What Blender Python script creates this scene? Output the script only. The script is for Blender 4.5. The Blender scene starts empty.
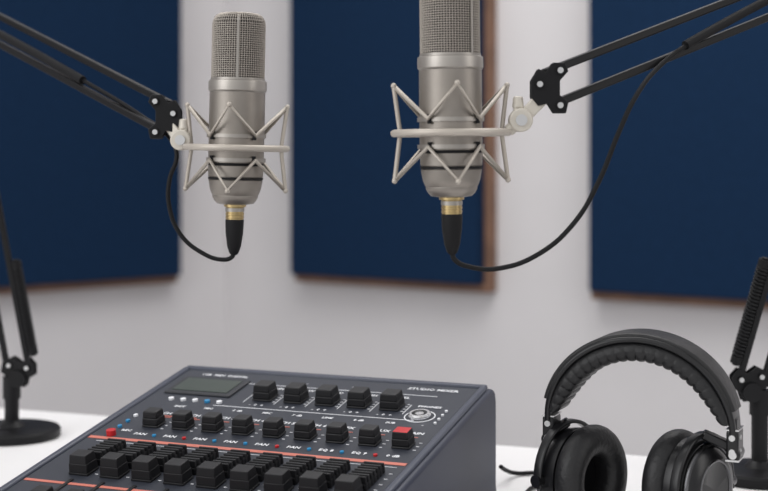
import bpy, bmesh, math, random
from mathutils import Vector, Matrix
random.seed(4)
D=bpy.data; SC=bpy.context.scene
TT=0.75      # table top height
CZ=1.09      # eye height

# ------------------------------------------------------------ materials
def mat(name,col,rough=.5,metal=0,noise=0,nscale=40,bump=0,bscale=200,spec=.5,coat=0,emit=None):
    m=D.materials.new(name); m.use_nodes=True; nt=m.node_tree; b=nt.nodes['Principled BSDF']
    b.inputs['Base Color'].default_value=(*col,1); b.inputs['Roughness'].default_value=rough
    b.inputs['Metallic'].default_value=metal; b.inputs['Specular IOR Level'].default_value=spec
    b.inputs['Coat Weight'].default_value=coat
    tc=nt.nodes.new('ShaderNodeTexCoord')
    if noise:
        n=nt.nodes.new('ShaderNodeTexNoise'); n.inputs['Scale'].default_value=nscale; n.inputs['Detail'].default_value=5
        r=nt.nodes.new('ShaderNodeValToRGB')
        r.color_ramp.elements[0].position=.3; r.color_ramp.elements[1].position=.7
        r.color_ramp.elements[0].color=(*[c*(1-noise) for c in col],1)
        r.color_ramp.elements[1].color=(*[min(1,c*(1+noise)) for c in col],1)
        nt.links.new(tc.outputs['Object'],n.inputs['Vector']); nt.links.new(n.outputs['Fac'],r.inputs['Fac'])
        nt.links.new(r.outputs['Color'],b.inputs['Base Color'])
    if bump:
        n=nt.nodes.new('ShaderNodeTexNoise'); n.inputs['Scale'].default_value=bscale; n.inputs['Detail'].default_value=3
        bp=nt.nodes.new('ShaderNodeBump'); bp.inputs['Strength'].default_value=bump; bp.inputs['Distance'].default_value=.002
        nt.links.new(tc.outputs['Object'],n.inputs['Vector']); nt.links.new(n.outputs['Fac'],bp.inputs['Height'])
        nt.links.new(bp.outputs['Normal'],b.inputs['Normal'])
    return m
M=dict(
 wall=mat('wall_paint',(.625,.605,.612),.9,noise=.02,nscale=3,bump=.05,bscale=120),
 floor=mat('floor_carpet',(.30,.30,.31),.95,noise=.2,bump=.3),
 table=mat('table_white',(.82,.81,.81),.45,noise=.01,nscale=6),
 leg=mat('table_leg_metal',(.5,.5,.52),.4,metal=.6),
 fabric=mat('navy_fabric',(.0075,.0225,.056),.95,noise=.10,nscale=60,bump=.4,bscale=400,spec=.08),
 wood=mat('panel_wood',(.20,.105,.065),.6,noise=.2,nscale=12),
 nickel=mat('satin_nickel',(.305,.278,.248),.46,metal=.9,noise=.06,nscale=60,bump=.05,bscale=900),
 nickel_l=mat('satin_nickel_collar',(.38,.355,.325),.42,metal=.9),
 mesh=mat('grille_wire',(.43,.39,.345),.5,metal=.55),
 inner=mat('grille_inner',(.045,.040,.037),.85),
 cream=mat('mount_wire',(.48,.435,.38),.45,metal=.35),
 clamp=mat('clamp_cast',(.60,.56,.49),.5,metal=.25),
 gold=mat('connector_gold',(.50,.38,.19),.3,metal=1),
 black=mat('black_paint',(.007,.007,.008),.42,bump=.03,spec=.22),
 rubber=mat('black_rubber',(.007,.007,.008),.6,spec=.22),
 cap=mat('fader_cap',(.0075,.0075,.009),.5,bump=.05,bscale=600,spec=.35),
 captop=mat('fader_cap_top',(.014,.014,.016),.5,spec=.4),
 bolt=mat('bolt_steel',(.60,.60,.60),.3,metal=1),
 body=mat('mixer_body',(.032,.037,.060),.45,bump=.06,bscale=900,spec=.4),
 rim=mat('mixer_rim',(.052,.059,.085),.40,bump=.06,bscale=900,spec=.5),
 deck=mat('mixer_deck',(.036,.040,.053),.5,bump=.06,bscale=900,spec=.35),
 deckd=mat('mixer_deck_dark',(.014,.016,.022),.5),
 label=mat('print_white',(.78,.79,.82),.6),
 orange=mat('print_salmon',(.58,.175,.130),.6),
 red=mat('red_button',(.50,.015,.02),.4),
 blue=mat('blue_led',(.03,.25,.50),.3),
 lcd=mat('lcd_glass',(.050,.064,.056),.35,spec=.3),
 leather=mat('black_leather',(.009,.009,.010),.45,bump=.35,bscale=260,spec=.4),
 shell=mat('headphone_shell',(.008,.008,.009),.3,bump=.02,spec=.4),
 cloth=mat('ear_cloth',(.005,.005,.006),.95,bump=.3,bscale=900,spec=.1),
 chrome=mat('dark_chrome',(.12,.12,.125),.25,metal=1),
 silver=mat('silver_trim',(.75,.75,.76),.25,metal=.9),
)
# ------------------------------------------------------------ helpers
def group(name,loc=(0,0,0),rz=0):
    e=D.objects.new(name,None); SC.collection.objects.link(e); e.location=loc; e.rotation_euler=(0,0,rz)
    e.empty_display_size=.05; return e
def finish(bm,name,m,parent=None,smooth=True,xf=None,bevel=0,segs=2,angle=40):
    if xf is not None: bmesh.ops.transform(bm,matrix=xf,verts=bm.verts)
    bmesh.ops.recalc_face_normals(bm,faces=bm.faces)
    me=D.meshes.new(name); bm.to_mesh(me); bm.free()
    o=D.objects.new(name,me); SC.collection.objects.link(o)
    for mm in (m if isinstance(m,(list,tuple)) else [m]): me.materials.append(mm)
    if parent: o.parent=parent
    if smooth:
        for p in me.polygons: p.use_smooth=True
    if bevel:
        b=o.modifiers.new('bevel','BEVEL'); b.width=bevel; b.segments=segs; b.limit_method='ANGLE'; b.angle_limit=math.radians(35)
        b.harden_normals=False
    if smooth:
        try:
            me.set_sharp_from_angle(angle=math.radians(angle))
        except Exception: pass
    return o
def add_box(bm,c,s,mi=0,rot=None,top=1.0,topy=None):
    """box centred at c, size s, with top face scaled"""
    ty=top if topy is None else topy
    v=[]
    for z in (-1,1):
        for x,y in ((-1,-1),(1,-1),(1,1),(-1,1)):
            kx=top if z>0 else 1; ky=ty if z>0 else 1
            p=Vector((x*s[0]/2*kx,y*s[1]/2*ky,z*s[2]/2))
            if rot is not None: p=rot@p
            v.append(bm.verts.new(p+Vector(c)))
    fs=[(0,3,2,1),(4,5,6,7),(0,1,5,4),(1,2,6,5),(2,3,7,6),(3,0,4,7)]
    out=[]
    for f in fs:
        a=bm.faces.new([v[i] for i in f]); a.material_index=mi; out.append(a)
    return out
def frame(d):
    d=d.normalized(); up=Vector((0,0,1)) if abs(d.z)<.95 else Vector((1,0,0))
    a=d.cross(up).normalized(); return a,a.cross(d).normalized()
def add_cyl(bm,p0,p1,r0,r1=None,n=24,mi=0,cap=True):
    p0=Vector(p0);p1=Vector(p1); r1=r0 if r1 is None else r1
    a,b=frame(p1-p0); A=[];B=[]
    for i in range(n):
        t=2*math.pi*i/n; u=a*math.cos(t)+b*math.sin(t)
        A.append(bm.verts.new(p0+u*r0)); B.append(bm.verts.new(p1+u*r1))
    for i in range(n):
        f=bm.faces.new((A[i],A[(i+1)%n],B[(i+1)%n],B[i])); f.material_index=mi
    if cap:
        bm.faces.new(A[::-1]).material_index=mi; bm.faces.new(B).material_index=mi
def add_lathe(bm,prof,n=64,mi=0,xf=None,sx=1,sy=1):
    """prof: list of (r,z)"""
    rings=[]
    for r,z in prof:
        if r<1e-6:
            p=Vector((0,0,z)); rings.append([bm.verts.new(xf@p if xf else p)])
        else:
            R=[]
            for i in range(n):
                t=2*math.pi*i/n; p=Vector((r*math.cos(t)*sx,r*math.sin(t)*sy,z)); R.append(bm.verts.new(xf@p if xf else p))
            rings.append(R)
    for A,B in zip(rings,rings[1:]):
        if len(A)==1 and len(B)==1: continue
        for i in range(n):
            j=(i+1)%n
            if len(A)==1: f=bm.faces.new((A[0],B[j],B[i]))
            elif len(B)==1: f=bm.faces.new((A[i],A[j],B[0]))
            else: f=bm.faces.new((A[i],A[j],B[j],B[i]))
            f.material_index=mi
def add_bar(bm,p0,p1,w,h,mi=0):
    p0=Vector(p0);p1=Vector(p1); a,b=frame(p1-p0); A=[];B=[]
    for x,y in ((-1,-1),(1,-1),(1,1),(-1,1)):
        A.append(bm.verts.new(p0+a*x*w/2+b*y*h/2)); B.append(bm.verts.new(p1+a*x*w/2+b*y*h/2))
    for i in range(4):
        bm.faces.new((A[i],A[(i+1)%4],B[(i+1)%4],B[i])).material_index=mi
    bm.faces.new(A[::-1]).material_index=mi; bm.faces.new(B).material_index=mi
def tube(name,pts,r,m,parent=None,closed=False,smooth=True,res=10):
    cu=D.curves.new(name,'CURVE'); cu.dimensions='3D'; cu.bevel_depth=r; cu.bevel_resolution=4; cu.use_fill_caps=True
    if smooth:
        s=cu.splines.new('BEZIER'); s.bezier_points.add(len(pts)-1)
        for b,p in zip(s.bezier_points,pts):
            b.co=p; b.handle_left_type=b.handle_right_type='AUTO'
        s.resolution_u=res
    else:
        s=cu.splines.new('POLY'); s.points.add(len(pts)-1)
        for b,p in zip(s.points,pts): b.co=(*p,1)
    s.use_cyclic_u=closed
    cu.materials.append(m)
    o=D.objects.new(name,cu); SC.collection.objects.link(o)
    if parent: o.parent=parent
    return o
def sweep(bm,pts,sects,normals,mi=0,closed=False):
    """pts centres; sects: list of list of (a,b) offsets, a along Y (width), b along normal"""
    rings=[]
    for p,s,n in zip(pts,sects,normals):
        rings.append([bm.verts.new(Vector(p)+Vector((0,1,0))*a+Vector(n)*b) for a,b in s])
    k=len(rings[0])
    for A,B in zip(rings,rings[1:]):
        for i in range(k): bm.faces.new((A[i],A[(i+1)%k],B[(i+1)%k],B[i])).material_index=mi
    bm.faces.new(rings[0]).material_index=mi; bm.faces.new(rings[-1][::-1]).material_index=mi
def rrect(w,h,n=4,e=.45):
    out=[]; r=min(w,h)*e
    for cx,cy,a0 in ((w/2-r,h/2-r,0),(-w/2+r,h/2-r,90),(-w/2+r,-h/2+r,180),(w/2-r,-h/2+r,270)):
        for i in range(n+1):
            t=math.radians(a0+90*i/n); out.append((cx+r*math.cos(t),cy+r*math.sin(t)))
    return out

# ------------------------------------------------------------ room
C=Vector((-.4637,4.2,0)); dR=Vector((.845,-.535,0)).normalized(); nR=Vector((-.535,-.845,0)).normalized()
dL=Vector((-.761,-.648,0)).normalized(); nL=Vector((.648,-.761,0)).normalized()
def wall(name,p,d,n,L):
    bm=bmesh.new(); q=p+d*L
    vs=[]
    for z in (0,2.8):
        for a in (p,q,q-n*.12,p-n*.12): vs.append(bm.verts.new((a.x,a.y,z)))
    for f in ((0,1,2,3),(4,5,6,7),(0,1,5,4),(1,2,6,5),(2,3,7,6),(3,0,4,7)): bm.faces.new([vs[i] for i in f])
    return finish(bm,name,M['wall'],smooth=False)
wall('wall_back',C,dR,nR,5.2); wall('wall_left',C,dL,nL,5.2)
def basebd(name,p,d,n,L):
    bm=bmesh.new(); a=p+d*.02; q=p+d*L; vs=[]
    for z in (0,.09):
        for t in (a,q,q+n*.015,a+n*.015): vs.append(bm.verts.new((t.x,t.y,z)))
    for f in ((0,1,2,3),(4,5,6,7),(0,1,5,4),(1,2,6,5),(2,3,7,6),(3,0,4,7)): bm.faces.new([vs[i] for i in f])
    finish(bm,name,M['table'],smooth=False)
basebd('baseboard_back',C,dR,nR,5.2); basebd('baseboard_left',C,dL,nL,5.2)
bm=bmesh.new(); add_box(bm,(0,1.6,-.05),(9,8,.1)); finish(bm,'floor',M['floor'],smooth=False)

def panel(p,d,n,t0,t1,z0,z1):
    """fabric pad on a wooden backing board, hung on wall"""
    w=t1-t0; c=p+d*(t0+t1)/2
    g=group('acoustic_panel',(c.x,c.y,(z0+z1)/2),math.atan2(n.y,n.x)+math.pi/2)  # local -Y faces room
    h=z1-z0
    bm=bmesh.new(); add_box(bm,(0,-.0225,0),(w+.022,.045,h+.044)); finish(bm,'wood_frame',M['wood'],g,False,bevel=.003)
    bm=bmesh.new(); add_box(bm,(0,-.0645,0),(w,.039,h)); finish(bm,'fabric_pad',M['fabric'],g,True,bevel=.007,segs=3)
panel(C,dR,nR,.293,.884,CZ-.344,CZ+.95)
panel(C,dR,nR,1.188,1.787,CZ-.344,CZ+.95)
panel(C,dL,nL,.200,.90,CZ-.350,CZ+.95)

# ------------------------------------------------------------ table
ta=math.radians(20.5); tx=Vector((math.cos(ta),-math.sin(ta),0)); ty=Vector((math.sin(ta),math.cos(ta),0))
P0=Vector((-.506,1.90,0)); TW=1.9; TD=.95
tc=P0+tx*(TW/2-.55)-ty*TD/2
g=group('white_table',(tc.x,tc.y,0),-ta)
bm=bmesh.new(); add_box(bm,(0,0,TT-.014),(TW,TD,.028)); finish(bm,'top',M['table'],g,False,bevel=.003)
for i,(x,y) in enumerate(((-1,-1),(1,-1),(1,1),(-1,1))):
    bm=bmesh.new(); add_box(bm,(x*(TW/2-.06),y*(TD/2-.06),(TT-.028)/2),(.05,.05,TT-.028)); finish(bm,'leg_%d'%(i+1),M['leg'],g,False,bevel=.004)
bm=bmesh.new()
for y in (-1,1): add_box(bm,(0,y*(TD/2-.06),TT-.058),(TW-.17,.03,.06))
finish(bm,'rails',M['leg'],g,False)

# ------------------------------------------------------------ microphones
def microphone(cx,cy,zr,lean,bandang,armdir,postang):
    g=group('condenser_microphone',(cx,cy,zr)); g.rotation_euler=(0,lean,0)
    # body
    K=-.0025   # collar height trim
    bm=bmesh.new()
    add_lathe(bm,[(0,.066+K),(.0262,.066+K),(.0272,.0655+K),(.0275,.064+K),(.0275,.0565+K),(.0268,.0555+K),(.0262,.055+K),(.0258,.0535+K)],mi=1)
    add_lathe(bm,[(.0262,.0545+K),(.0263,.02),(.0262,-.014),(.0255,-.0145),(.0255,-.0165),(.0262,-.017),(.0258,-.027),(.0248,-.0275),(.0248,-.0300),(.0255,-.0305),
                  (.0240,-.039),(.0222,-.0435),(.0215,-.0445),(.0215,-.0465),(.0195,-.050),(.017,-.0525),(.011,-.0535),(0,-.0535)],mi=0)
    finish(bm,'body',[M['nickel'],M['nickel_l']],g,angle=30)
    # slotted lower ring and badge
    bm=bmesh.new()
    for s in (-.0155,-.02875):
        add_lathe(bm,[(.0245,s-.001),(.0259,s-.001),(.0259,s+.001),(.0245,s+.001)])
    finish(bm,'seams',M['rubber'],g)
    # grille: inner dark capsule housing + woven wire
    R=.0246; H0=.066+K; H1=.1265
    bm=bmesh.new(); add_lathe(bm,[(.0228,H0),(.0228,H1-.008),(.021,H1-.004),(.017,H1-.0015),(0,H1-.001)],n=48); finish(bm,'grille_core',M['inner'],g)
    prof=[(R,H0+(H1-.010-H0)*i/26) for i in range(27)]
    for k in range(1,6):
        t=math.pi/2*k/5; prof.append((R-.009*(1-math.cos(t)),H1-.010+.010*math.sin(t)))
    for r in (.0135,.011,.0085,.006,.0035): prof.append((r,H1))
    bm=bmesh.new(); add_lathe(bm,prof,n=66)
    o=finish(bm,'grille_mesh',M['mesh'],g); w=o.modifiers.new('w','WIREFRAME'); w.thickness=.00115; w.use_even_offset=False
    bm=bmesh.new()
    for k in range(2):   # vertical seams + hoops
        a=bandang+math.pi*k
        u=Vector((math.cos(a),math.sin(a),0)); v=Vector((-u.y,u.x,0))
        for (z0,z1,r0,r1) in ((H0,H1-.008,R+.0002,R+.0002),(H1-.008,H1-.0025,R+.0002,R-.0035)):
            A=[u*r0-v*.0012+Vector((0,0,z0)),u*r0+v*.0012+Vector((0,0,z0)),u*r1+v*.0012+Vector((0,0,z1)),u*r1-v*.0012+Vector((0,0,z1))]
            q=[bm.verts.new(p) for p in A]+[bm.verts.new(p+u*.0008) for p in A]
            for f in ((0,1,2,3),(4,5,6,7),(0,1,5,4),(1,2,6,5),(2,3,7,6),(3,0,4,7)): bm.faces.new([q[i] for i in f])
    add_lathe(bm,[(R-.001,H0),(R+.0010,H0),(R+.0010,H0+.0022),(R-.001,H0+.0022)])
    finish(bm,'grille_frame',M['nickel_l'],g)
    # connector
    bm=bmesh.new()
    add_lathe(bm,[(0,-.053),(.0105,-.053),(.0105,-.0555),(.0084,-.056),(.0084,-.0680),(0,-.0680)],n=32,mi=0)
    add_lathe(bm,[(.0083,-.0565),(.0090,-.0567),(.0090,-.0600),(.0083,-.0602)],n=32,mi=2)
    for k in range(2): add_lathe(bm,[(.0083,-.0615-k*.003),(.0089,-.0618-k*.003),(.0089,-.0631-k*.003),(.0083,-.0635-k*.003)],n=32,mi=0)
    add_lathe(bm,[(0,-.0675),(.0086,-.0675),(.0088,-.069),(.0084,-.080),(.0066,-.093),(.0045,-.099),(.003,-.101),(0,-.101)],n=32,mi=1)
    finish(bm,'connector',[M['gold'],M['rubber'],M['nickel_l']],g)
    # shock mount
    RR=.0475
    tube('mount_ring',[(RR*math.cos(2*math.pi*i/16),RR*math.sin(2*math.pi*i/16),0) for i in range(16)],.0031,M['cream'],g,closed=True)
    bm=bmesh.new(); add_lathe(bm,[(.0262,.013),(.0280,.013),(.0280,.0095),(.0262,.0095)],n=48); add_lathe(bm,[(.0262,-.0095),(.0280,-.0095),(.0280,-.013),(.0262,-.013)],n=48)
    finish(bm,'clamp_band',M['nickel_l'],g)
    for s,nm in ((1,'upper_spider'),(-1,'lower_spider')):
        pts=[]
        for k in range(8):
            a=postang+k*math.pi/4
            if k%2==0: pts.append((.0475*math.cos(a),.0475*math.sin(a),s*.0395))
            else: pts.append((.0300*math.cos(a),.0300*math.sin(a),s*.0115))
        tube(nm,pts,.0019,M['cream'],g,closed=True,smooth=False)
    for k in range(4):
        a=postang+k*math.pi/2; c,s=math.cos(a),math.sin(a)
        if k%2==0:
            tube('post_%d'%k,[(.0475*c,.0475*s,.0395),(.0425*c,.0425*s,.0),(.0475*c,.0475*s,-.0395)],.0019,M['cream'],g,smooth=False)
        bm=bmesh.new()
        for z in (.0395,-.0395): 
            mtx=Matrix.Translation((.0475*c,.0475*s,z))
            bmesh.ops.create_icosphere(bm,subdivisions=2,radius=.0025,matrix=mtx)
        finish(bm,'tips_%d'%k,M['cream'],g)
    bm=bmesh.new()
    for k in range(4):  # rubber elastic ties
        a=postang+math.pi/4+k*math.pi/2
        for z in (.0115,-.0115):
            add_cyl(bm,(.0282*math.cos(a),.0282*math.sin(a),z-.004),(.0282*math.cos(a),.0282*math.sin(a),z+.004),.0018,n=10)
    finish(bm,'elastic_ties',M['rubber'],g)
    return g
mR=microphone(.0558,1.20,CZ+.0142,math.radians(-.6),math.radians(-47),1,math.radians(4))
mL=microphone(-.1395,1.36,CZ+.002,math.radians(1.3),math.radians(-86),-1,math.radians(-3))

# ------------------------------------------------------------ boom arms
def boom(base,jlow,elbow,jtop,ringpt,side,r=.055):
    g=group('microphone_boom_arm',base); B=Vector(base)
    L=lambda p: Vector(p)-B
    base=Vector((0,0,0)); jl=L(jlow); el=L(elbow); jt=L(jtop); rp=L(ringpt)
    bm=bmesh.new()
    add_lathe(bm,[(0,0.0005),(r-.001,.0005),(r,.002),(r,.009),(r-.002,.0115),(r-.006,.0125),(.016,.0135),(.012,.018),(.0085,.02),(.0085,jl.z-.012),(0,jl.z-.012)])
    finish(bm,'weighted_base',M['black'],g,angle=35)
    def arm(nm,a,b,off,w=.0068,ext=.0):
        d=(b-a).normalized(); nn=d.cross(Vector((0,1,0))).normalized() if abs(d.y)<.9 else Vector((0,0,1))
        bm=bmesh.new()
        for s in (-1,1): add_bar(bm,a+nn*s*off,b+nn*s*off,w,w)
        finish(bm,nm,M['black'],g,True,bevel=.0012)
        return d,nn
    dl,nl=arm('lower_arm',jl,el,.0125)
    du,nu=arm('upper_arm',jt,el,.0135)
    # spring on the lower arm
    sgn=-1 if nl.x*side>0 else 1   # inner side (towards mics)
    c0=jl+dl*.028+nl*sgn*.0205; c1=jl+dl*.125+nl*sgn*.0205
    pts=[]; T=26; 
    aa,bb=frame(c1-c0)
    for i in range(T*12+1):
        t=i/(T*12); th=2*math.pi*i/12
        pts.append(c0.lerp(c1,t)+aa*math.cos(th)*.0052+bb*math.sin(th)*.0052)
    tube('tension_spring',pts,.0016,M['black'],g,smooth=False)
    bm=bmesh.new(); add_cyl(bm,c0-dl*.01,c1+dl*.01,.0036,n=12); add_cyl(bm,c0-dl*.008,c0,.0062,n=16); add_cyl(bm,c1,c1+dl*.008,.0062,n=16)
    finish(bm,'spring_core',M['rubber'],g)
    # plates
    def plates(nm,c,ax,poly,bolts,th=.0022,gap=.0105):
        ax=ax.normalized(); nrm=Vector((0,1,0)); nrm=(nrm-ax*nrm.dot(ax)).normalized(); up=nrm.cross(ax).normalized()
        if up.z<0: up=-up
        bm=bmesh.new()
        for s in (-1,1):
            A=[c+ax*x+up*y+nrm*(s*gap/2-th/2) for x,y in poly]; Bv=[p+nrm*th for p in A]
            va=[bm.verts.new(p) for p in A]; vb=[bm.verts.new(p) for p in Bv]; k=len(A)
            bm.faces.new(va); bm.faces.new(vb[::-1])
            for i in range(k): bm.faces.new((va[i],va[(i+1)%k],vb[(i+1)%k],vb[i]))
        finish(bm,nm,M['black'],g,False,bevel=.0006)
        bm=bmesh.new()
        for x,y in bolts:
            p=c+ax*x+up*y
            add_cyl(bm,p-nrm*(gap/2+.0036),p+nrm*(gap/2+.0036),.0038,n=6,mi=1); add_cyl(bm,p-nrm*(gap/2+.0046),p+nrm*(gap/2+.0046),.0025,n=16,mi=0)
        finish(bm,nm+'_bolts',[M['bolt'],M['black']],g,True)
    # top end plates: near vertical quad with scalloped outline
    plates('end_plates',jt,Vector((side,0,0)),[(-.016,.006),(-.010,.016),(-.004,.013),(.002,.021),(.012,.021),(.015,.014),(.008,.006),(.008,-.006),(.015,-.012),(.013,-.021),(.003,-.021),(-.002,-.013),(-.010,-.015),(-.016,-.008)],
           [(.008,.0145),(.008,-.0145),(-.009,0.003)])
    plates('elbow_plates',el,du,[(-.03,.02),(.005,.024),(.024,.008),(.024,-.012),(.0,-.024),(-.03,-.02)],[(-.015,.0135),(-.015,-.0135),(.01,0)],gap=.012)
    plates('base_plates',jl,Vector((side,0,0)),[(-.020,.010),(-.013,.018),(-.004,.013),(.006,.020),(.018,.014),(.020,.002),(.012,-.004),(.011,-.014),(-.009,-.016),(-.012,-.006),(-.020,-.002)],
           [(-.011,.007),(.010,.010),(.000,-.008)],gap=.012)
    bm=bmesh.new(); add_cyl(bm,jl-Vector((0,.012,.006)),jl-Vector((0,-.012,.006)),.010,n=24); add_cyl(bm,(0,0,jl.z-.03),(0,0,jl.z-.004),.0105,n=24)
    finish(bm,'base_swivel',M['black'],g,angle=30)
    # cast clamp linking ring to plates
    k=jt+Vector((-side*.010,0,-.014))
    bm=bmesh.new()
    add_cyl(bm,rp,rp.lerp(k,.55),.0050,.0056,n=20)
    mid=rp.lerp(k,.42)
    add_cyl(bm,mid-Vector((0,.0085,0)),mid+Vector((0,.0085,0)),.0098,n=28)
    add_bar(bm,mid,k+Vector((side*.004,0,.006)),.009,.0115)
    add_bar(bm,mid+Vector((-side*.002,0,-.004)),mid+Vector((-side*.002,0,.014)),.008,.0075)
    add_cyl(bm,mid+Vector((-side*.002,0,.010)),mid+Vector((-side*.002,0,.020)),.0050,.0040,n=16)
    finish(bm,'mount_clamp',M['clamp'],g,True,bevel=.0012)
    bm=bmesh.new(); add_cyl(bm,mid-Vector((0,.0108,0)),mid-Vector((0,.008,0)),.0048,n=20); finish(bm,'clamp_screw',M['bolt'],g)
    return g
aR=boom((.388,1.487,TT),(.378,1.487,CZ-.243),(.4744,1.40,CZ+.1847),(.138,1.20,CZ+.0515),(.0558+.0475,1.20,CZ+.0155),1,.05)
aL=boom((-.441,1.706,TT),(-.4325,1.706,CZ-.264),(-.4973,1.65,CZ+.1673),(-.2085,1.37,CZ+.0315),(-.1395-.0475,1.36,CZ+.0035),-1,.057)

# cables
tz=CZ
cab=lambda L: [Vector((x,y,tz+z)) for x,y,z in L]
c=tube('microphone_cable',cab([(.0566,1.20,-.086),(.0590,1.20,-.0915),(.072,1.20,-.0975),(.0967,1.20,-.0985),(.130,1.20,-.086),(.159,1.20,-.060),(.180,1.203,-.025),(.197,1.208,.015),(.214,1.222,.046),(.238,1.247,.072),(.274,1.272,.097),(.357,1.325,.140),(.440,1.38,.177)]),.0021,M['rubber'])
tube('braided_sleeve',cab([(.265,1.266,.092),(.274,1.272,.097),(.357,1.325,.140),(.430,1.373,.173)]),.0042,M['rubber'],c)
c=tube('microphone_cable',cab([(-.1420,1.36,-.098),(-.1435,1.36,-.101),(-.152,1.36,-.1035),(-.1737,1.36,-.096),(-.1926,1.36,-.079),(-.203,1.36,-.052),(-.2025,1.36,-.028),(-.196,1.362,-.006),(-.205,1.375,.012),(-.235,1.395,.033),(-.30,1.455,.068),(-.38,1.53,.108),(-.47,1.61,.15)]),.0021,M['rubber'])
tube('braided_sleeve',cab([(-.305,1.458,.0705),(-.38,1.53,.108),(-.46,1.60,.146)]),.0045,M['rubber'],c)

# ------------------------------------------------------------ mixer
mx=group('audio_mixer',(.1106,1.41,TT),math.radians(-22.5))
W=.347; sl=math.atan(.1926); Hb=.11; DP=.372
bm=bmesh.new()
prof=[(0.004,.004),(0,.012),(0,Hb-.016),(-.003,Hb-.006),(-.010,Hb-.0018)]
def topz(d): return Hb-.1926*d
prof+=[(-DP+.012,topz(DP-.012)+.000),(-DP+.003,topz(DP)-.003),(-DP,topz(DP)-.010),(-DP,.010),(-DP+.006,.004)]
A=[bm.verts.new((0,y,z)) for y,z in prof]; Bq=[bm.verts.new((-W,y,z)) for y,z in prof]
bm.faces.new(A); bm.faces.new(Bq[::-1]); k=len(prof)
for i in range(k): bm.faces.new((A[i],A[(i+1)%k],Bq[(i+1)%k],Bq[i]))
finish(bm,'chassis',M['body'],mx,True,bevel=.007,segs=4,angle=50)
bm=bmesh.new()
for x in (-.03,-W+.03):
    for y in (-.03,-DP+.03): add_cyl(bm,(x,y,0.0),(x,y,.006),.011)
finish(bm,'feet',M['rubber'],mx)
T=Matrix.Translation((0,0,Hb-.0012))@Matrix.Rotation(sl,4,'X')
# plane coords: (-a,-d*k,h)
KK=1/math.cos(sl)
def pc(a,d,h=0): return Vector((-a,-d*KK,h))
# deck plate
bm=bmesh.new(); add_box(bm,pc(W/2,(.016+.360)/2,.0014),(W-.024,(.360-.016)*KK,.0024)); finish(bm,'deck_plate',M['deck'],mx,False,xf=T,bevel=.001)
bm=bmesh.new()
add_box(bm,pc(.0085,.186,.0022),(.0075,.350,.0050)); add_box(bm,pc(W-.0085,.186,.0022),(.0075,.350,.0050)); add_box(bm,pc(W/2,.0125,.0022),(W-.012,.008,.0050))
finish(bm,'raised_bezel',M['rim'],mx,True,xf=T,bevel=.002)
DH=.0027
def quad(bm,a,d,w,h,z=DH+.0002,mi=0):
    add_box(bm,pc(a,d,z),(w,h,.0003),mi)
# stripes
bm=bmesh.new()
quad(bm,W/2,.2050,W-.028,.0052); quad(bm,W/2+.0,.3035,W-.028,.0040)
quad(bm,.276,.1435,.045,.0014); 
for i in range(9): quad(bm,.035+.0318*i,.1465,.018,.0012)
finish(bm,'salmon_stripes',M['orange'],mx,False,xf=T)
bm=bmesh.new()
quad(bm,.150,.1085,.21,.0008); quad(bm,.150,.0460,.21,.0008)
quad(bm,.170,.2125,.30,.0006)
for i in range(9):
    a=.0322+.0318*i
    for j in range(6): quad(bm,a-.0125,.226+j*.011,.003,.0009)
    for j in range(3): quad(bm,a-.0133,.158+j*.008,.0028,.0009)
for i in range(5):
    for j in range(4): quad(bm,.0779+.0336*i-.0135,.071+j*.006,.0026,.0009)
for i in range(6): quad(bm,.0615+.0336*i,.083,.0007,.024)
for j in range(5): quad(bm,.050-.0022*j,.130,.0012,.0012)
finish(bm,'scale_lines',M['label'],mx,False,xf=T)
# printed text
def text_bm(bm,s,a,d,size,mi=0):
    cu=D.curves.new('t','FONT'); cu.body=s; cu.size=size; cu.align_x='CENTER'; cu.align_y='CENTER'; cu.resolution_u=1; cu.offset=.00020
    o=D.objects.new('t',cu); SC.collection.objects.link(o); bpy.context.view_layer.update()
    me=D.meshes.new_from_object(o.evaluated_get(bpy.context.evaluated_depsgraph_get()))
    me.transform(Matrix.Translation(pc(a,d,DH+.0005))); bm.from_mesh(me); D.objects.remove(o); D.meshes.remove(me)
bm=bmesh.new()
for i,s in enumerate(('LEVEL','HIGH','MID','LOW','GAIN')): 
    text_bm(bm,s,.0779+.0336*i,.055,.0066); text_bm(bm,'-  0  +',.0779+.0336*i,.1005,.0062)
for i in range(9):
    a=.0322+.0318*i
    text_bm(bm,('MAIN','AUX','FX','CH 6','CH 5','CH 4','CH 3','CH 2','CH 1')[i],a,.138,.0072)
    text_bm(bm,('0 dB','EQ 9','EQ 8','PAN','PAN','PAN','PAN','PAN','PAN')[i],a,.1905,.0068)
    text_bm(bm,('','SUB','8 dB','LINE','7 dB','MIC','5 dB','MIC','INST')[i] or '-',a,.1185,.0056)
    text_bm(bm,'- 10',a+.012,.25,.0045)
text_bm(bm,'STUDIO MIXER',.055,.030,.0078); text_bm(bm,'USB  MIDI  DIGITAL',.285,.030,.0062); text_bm(bm,'PHONES',.042,.074,.0062); text_bm(bm,'REC',.305,.185,.006)
text_bm(bm,'- - - - -',.195,.036,.006); text_bm(bm,'- - - - -',.13,.036,.006)
finish(bm,'printed_labels',M['label'],mx,False,xf=T)
# display
bm=bmesh.new(); add_box(bm,pc(.2865,.064,DH+.0010),(.075,.047,.0024)); finish(bm,'display_bezel',M['deckd'],mx,False,xf=T,bevel=.0012)
bm=bmesh.new(); add_box(bm,pc(.2865,.064,DH+.0024),(.062,.034,.0008)); finish(bm,'display_glass',M['lcd'],mx,False,xf=T)
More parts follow.
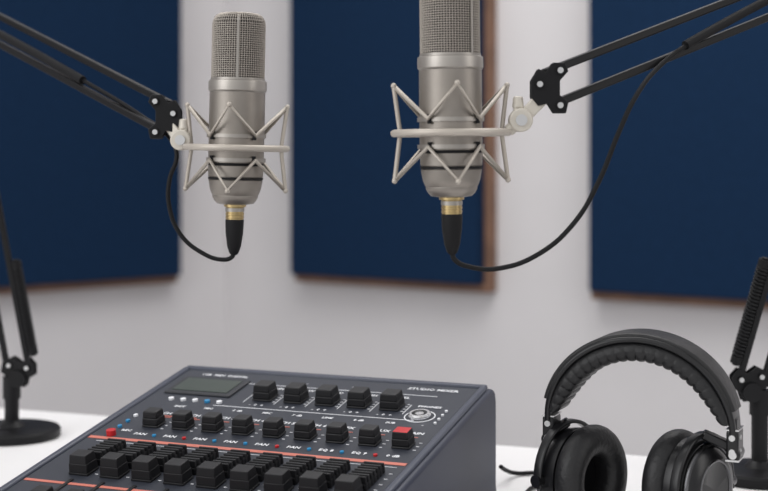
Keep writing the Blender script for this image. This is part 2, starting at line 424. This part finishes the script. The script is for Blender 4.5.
# small buttons
bm=bmesh.new()
for i in range(5):
    mi=(0,1,0,0,0)[i]; add_cyl(bm,pc(.252+.0135*i,.102,DH),pc(.252+.0135*i,.102,DH+.0022),.0028,n=16,mi=mi)
add_cyl(bm,pc(.314,.197,DH),pc(.314,.197,DH+.005),.0045,n=20,mi=2)
for i in range(3): add_cyl(bm,pc(.317,.150+.014*i,DH),pc(.317,.150+.014*i,DH+.002),.0022,n=14,mi=1 if i else 0)
for i in range(8): add_cyl(bm,pc(.0163+.0318*(i+1),.192,DH),pc(.0163+.0318*(i+1),.192,DH+.0016),.0019,n=12,mi=2 if i%3==0 else 1)
for i in range(4): add_cyl(bm,pc(.0225,.082+.010*i,DH),pc(.0225,.082+.010*i,DH+.0016),.0014,n=12,mi=0)
finish(bm,'buttons',[M['label'],M['blue'],M['red']],mx,True,xf=T,angle=30)
# headphone jack dial
bm=bmesh.new(); c0=pc(.0430,.098,0)
def lat(bm,c,prof,n=40,mi=0): add_lathe(bm,prof,n=n,mi=mi,xf=Matrix.Translation(c))
lat(bm,c0,[(.0148,DH),(.0148,DH+.0006),(.0138,DH+.0006),(.0138,DH)],mi=0)
lat(bm,c0,[(.0108,DH),(.0108,DH+.003),(.0095,DH+.0042),(.0074,DH+.0042),(.0074,DH+.001)],mi=1)
lat(bm,c0,[(.0074,DH+.0012),(0,DH+.0012)],mi=2); lat(bm,c0,[(.0040,DH+.0012),(.0040,DH+.0036),(0,DH+.0036)],mi=1)
finish(bm,'headphone_jack',[M['label'],M['silver'],M['cap']],mx,True,xf=T,angle=30)
# chunky caps
def capm(bm,a,d,w,l,h,mi=0,tmi=1):
    add_box(bm,pc(a,d,DH+.001),(w*1.05,l*1.05,.002),0)
    add_box(bm,pc(a,d,DH+.002+h*.25),(w,l,h*.5),mi,top=.96)
    f=add_box(bm,pc(a,d,DH+.002+h*.73),(w*.94,l*.93,h*.5),mi,top=.90); f[1].material_index=tmi
bm=bmesh.new()
for i in range(5): capm(bm,.0779+.0336*i,.080,.0190,.0195,.0140)
finish(bm,'equalizer_knobs',[M['cap'],M['captop']],mx,True,xf=T,bevel=.0010)
bm=bmesh.new()
for i in range(9): capm(bm,.0322+.0318*i,.166,.0168,.0155,.0135,tmi=(2 if i==0 else 1))
finish(bm,'channel_knobs',[M['cap'],M['captop'],M['red']],mx,True,xf=T,bevel=.0010)
bm=bmesh.new()
for i in range(9):
    a=.035+.0318*i
    capm(bm,a,.278,.0190,.0170,.0160)
    # ribbed slider ramp
    for j in range(7):
        add_box(bm,pc(a,.262-j*.0062,DH+(.0125-j*.0006)/2),(.0185,.0036,.0125-j*.0006),1 if j%2 else 0,topy=.6)
    add_box(bm,pc(a,.2435,DH+.003),(.0175,.042,.006),0)
    add_box(bm,pc(a,.325,DH+.0005),(.004,.06,.001),0)
finish(bm,'faders',[M['cap'],M['captop']],mx,True,xf=T,bevel=.0006)
bm=bmesh.new()
for i in range(9): capm(bm,.035+.0318*i,.338,.0165,.015,.009)
finish(bm,'mute_buttons',[M['cap'],M['captop']],mx,True,xf=T,bevel=.001)

# cable on the table behind mixer
z=TT+.0032
tube('power_cable',[Vector(p) for p in [(.118,1.455,TT+.02),(.125,1.475,TT+.012),(.140,1.50,z),(.158,1.50,z),(.160,1.46,z),(.145,1.43,z),(.138,1.40,z),(.140,1.37,z),(.145,1.30,z)]],.0022,M['rubber'])

# ------------------------------------------------------------ headphones
ha=math.radians(-24)
hp=group('over_ear_headphones',(.2265,1.27,TT),ha)
CZh=.098; rx=.0820; rzv=.0770
def arc(t,ro=0): # t in degrees
    a=math.radians(t); return Vector(((rx+ro)*math.cos(a),0,CZh+(rzv+ro)*math.sin(a)))
def nrm(t):
    a=math.radians(t); return Vector((math.cos(a)/rx,0,math.sin(a)/rzv)).normalized()
pts=[];sec=[];ns=[]
N=80
for i in range(N+1):
    t=-4+188*i/N; pts.append(arc(t)); ns.append(nrm(t))
    u=min(1,abs(t-90)/94); w=.044-.019*u**3
    sec.append(rrect(w,.0055))
bm=bmesh.new(); sweep(bm,pts,sec,ns); finish(bm,'headband',M['shell'],hp,angle=60)
pts=[];sec=[];ns=[]; N=240
for i in range(N+1):
    t=6+168*i/N; u=abs(t-90)/84
    rib=abs(math.sin(math.pi*(t-6)/168*24))**.5
    th=.0160*(1-u**6*.65)+.0018*rib; w=.045-.010*u**3+.0014*rib
    pts.append(arc(t,-.0030-th/2+.0012)); ns.append(nrm(t)); sec.append(rrect(w,th,n=5,e=.48))
bm=bmesh.new(); sweep(bm,pts,sec,ns); finish(bm,'headband_cushion',M['leather'],hp,angle=70)
pts=[];sec=[];ns=[]; N=90
for i in range(N+1):
    t=14+152*i/N; u=abs(t-90)/76
    pts.append(arc(t,.0030)); ns.append(nrm(t)); sec.append(rrect(.040-.009*u**3,.0050,n=4,e=.48))
bm=bmesh.new(); sweep(bm,pts,sec,ns); finish(bm,'headband_cover',M['leather'],hp,angle=70)

def cup(side,yaw,cx):
    """side -1 left/+1 right ; axis points inward"""
    c=Vector((side*cx,0,.0480))
    inward=Vector((-side*math.cos(yaw),-math.sin(yaw),0.0)).normalized()
    up=Vector((0,0,1)); lat=up.cross(inward).normalized()
    m=Matrix((( lat.x,up.x,inward.x,c.x),(lat.y,up.y,inward.y,c.y),(lat.z,up.z,inward.z,c.z),(0,0,0,1)))
    nm='left' if side<0 else 'right'
    sx=.94
    bm=bmesh.new()
    add_lathe(bm,[(0,-.0245),(.024,-.0245),(.0255,-.0255),(.028,-.0250),(.034,-.022),(.0385,-.0175),(.0415,-.009),(.0425,-.001),(.0425,.002),(0,.002)],n=64,xf=m,sx=sx)
    finish(bm,'%s_shell'%nm,M['shell'],hp,angle=35)
    bm=bmesh.new()
    add_lathe(bm,[(.0370,-.0200),(.0392,-.0196),(.0402,-.0172),(.0398,-.0155),(.0375,-.0155)],n=64,xf=m,sx=sx)
    add_lathe(bm,[(.0235,-.0244),(.0242,-.0258),(.0256,-.0262),(.0265,-.0250)],n=64,xf=m,sx=sx)
    finish(bm,'%s_trim_ring'%nm,M['chrome'],hp)
    # ear pad
    pr=[(.040,.001)]
    for i in range(17):
        a=math.radians(-80+ 255*i/16); pr.append((.0334+.0138*math.cos(a),.0138+.0130*math.sin(a)))
    pr+=[(.0198,.006),(.0198,.003)]
    bm=bmesh.new(); add_lathe(bm,pr,n=144,xf=m,sx=sx)
    o=finish(bm,'%s_ear_pad'%nm,M['leather'],hp,angle=80)
    bm=bmesh.new(); add_lathe(bm,[(.0245,.0045),(0,.0045)],n=48,xf=m,sx=sx); finish(bm,'%s_driver_cloth'%nm,M['cloth'],hp)
    # yoke
    AX=-.012; YR=.0470
    pts=[]
    for i in range(25):
        a=math.radians(-8+196*i/24); pts.append(m@Vector(((YR-.0005)*math.cos(a)*sx,YR*math.sin(a),AX)))
    bm=bmesh.new(); rings=[]
    for i,p in enumerate(pts):
        t=(pts[min(i+1,24)]-pts[max(i-1,0)]).normalized(); a2=t.cross(inward).normalized()
        rings.append([bm.verts.new(p+a2*x+inward*y) for x,y in rrect(.0036,.0090,n=3)])
    kk=len(rings[0])
    for A,B in zip(rings,rings[1:]):
        for i in range(kk): bm.faces.new((A[i],A[(i+1)%kk],B[(i+1)%kk],B[i]))
    bm.faces.new(rings[0]); bm.faces.new(rings[-1][::-1])
    finish(bm,'%s_yoke'%nm,M['shell'],hp,angle=50)
    bm=bmesh.new()
    for s in (-1,1):
        add_cyl(bm,m@Vector((s*.039*sx,0,AX)),m@Vector((s*.0505*sx,0,AX)),.0052,n=20)
    finish(bm,'%s_pivots'%nm,M['chrome'],hp,angle=30)
    # slider + hinge from band end down to the yoke
    top=m@Vector((0,YR,AX)); be=arc(-4 if side>0 else 184)
    low=Vector((be.x+side*.0005,0,.083))
    bm=bmesh.new()
    add_bar(bm,be+Vector((0,0,.018)),low+Vector((0,0,-.006)),.018,.0065)
    add_bar(bm,low+Vector((side*.002,0,.0)),top+Vector((0,0,.0)),.013,.0075)
    finish(bm,'%s_slider'%nm,M['shell'],hp,True,bevel=.0015)
    hb=Vector((be.x,0,be.z-.004))
    bm=bmesh.new()
    add_box(bm,hb,(.0105,.024,.024),0)
    add_cyl(bm,low+Vector((0,-.012,-.003)),low+Vector((0,.012,-.003)),.0062,n=24)
    finish(bm,'%s_hinge'%nm,M['shell'],hp,True,bevel=.0018)
    bm=bmesh.new()
    for z in (-.006,.006):
        add_cyl(bm,hb+Vector((0,-.0135,z)),hb+Vector((0,.0135,z)),.0027,n=16)
        add_cyl(bm,hb+Vector((side*.0035,-.004,z)),hb+Vector((side*.0062,-.004,z)),.0022,n=16)
    add_cyl(bm,low+Vector((0,-.0132,-.003)),low+Vector((0,.0132,-.003)),.0034,n=18)
    add_box(bm,hb+Vector((0,0,-.0135)),(.0112,.0245,.0016),0)
    add_box(bm,hb+Vector((0,0,.0125)),(.0112,.0245,.0012),0)
    finish(bm,'%s_hinge_pins'%nm,M['bolt'],hp,True,angle=30)
cup(-1,math.radians(22),.056); cup(1,math.radians(-21),.044)

# ------------------------------------------------------------ light
w=D.worlds.new('World'); SC.world=w; w.use_nodes=True; nt=w.node_tree
bg=nt.nodes['Background']; bg.inputs[1].default_value=1.0
tcw=nt.nodes.new('ShaderNodeTexCoord'); dt=nt.nodes.new('ShaderNodeVectorMath'); dt.operation='DOT_PRODUCT'
dv=Vector((-.62,-.62,.48)).normalized(); dt.inputs[1].default_value=dv
rmp=nt.nodes.new('ShaderNodeValToRGB'); mr=nt.nodes.new('ShaderNodeMapRange')
mr.inputs['From Min'].default_value=-1; mr.inputs['From Max'].default_value=1
nt.links.new(tcw.outputs['Generated'],dt.inputs[0]); nt.links.new(dt.outputs['Value'],mr.inputs['Value'])
nt.links.new(mr.outputs['Result'],rmp.inputs['Fac']); nt.links.new(rmp.outputs['Color'],bg.inputs[0])
e=rmp.color_ramp.elements; e[0].position=.25; e[0].color=(.34,.34,.36,1); e[1].position=.95; e[1].color=(.98,.98,.98,1)
m_=rmp.color_ramp.elements.new(.65); m_.color=(.56,.56,.58,1)
def area(name,loc,target,size,power,col=(1,1,1)):
    l=D.lights.new(name,'AREA'); l.shape='RECTANGLE'; l.size=size[0]; l.size_y=size[1]; l.energy=power; l.color=col
    o=D.objects.new(name,l); SC.collection.objects.link(o); o.location=loc
    o.rotation_euler=(Vector(target)-Vector(loc)).to_track_quat('-Z','Y').to_euler(); return o
area('ceiling_softbox',(.2,2.2,2.75),(.2,2.8,0),(1.8,1.4),32,(1,.985,.97))
area('front_left_fill',(-1.7,.2,1.9),(.1,1.5,.9),(1.2,1.8),17,(.98,.98,1))  # unseen soft fill from front left; no window is modelled
area('side_light',(1.9,.5,1.8),(.2,1.6,.95),(.8,1.6),8.5,(1,.97,.94))

cam=D.cameras.new('camera'); co=D.objects.new('camera',cam); SC.collection.objects.link(co)
co.location=(0,0,CZ); co.rotation_euler=(math.radians(90),0,0)
cam.sensor_width=36; cam.lens=1440*36/768; cam.shift_y=-(245.5-150)/768
cam.clip_start=.02
cam.dof.use_dof=True; cam.dof.focus_distance=1.28; cam.dof.aperture_fstop=5.2
SC.camera=co
SC.view_settings.view_transform='Standard'
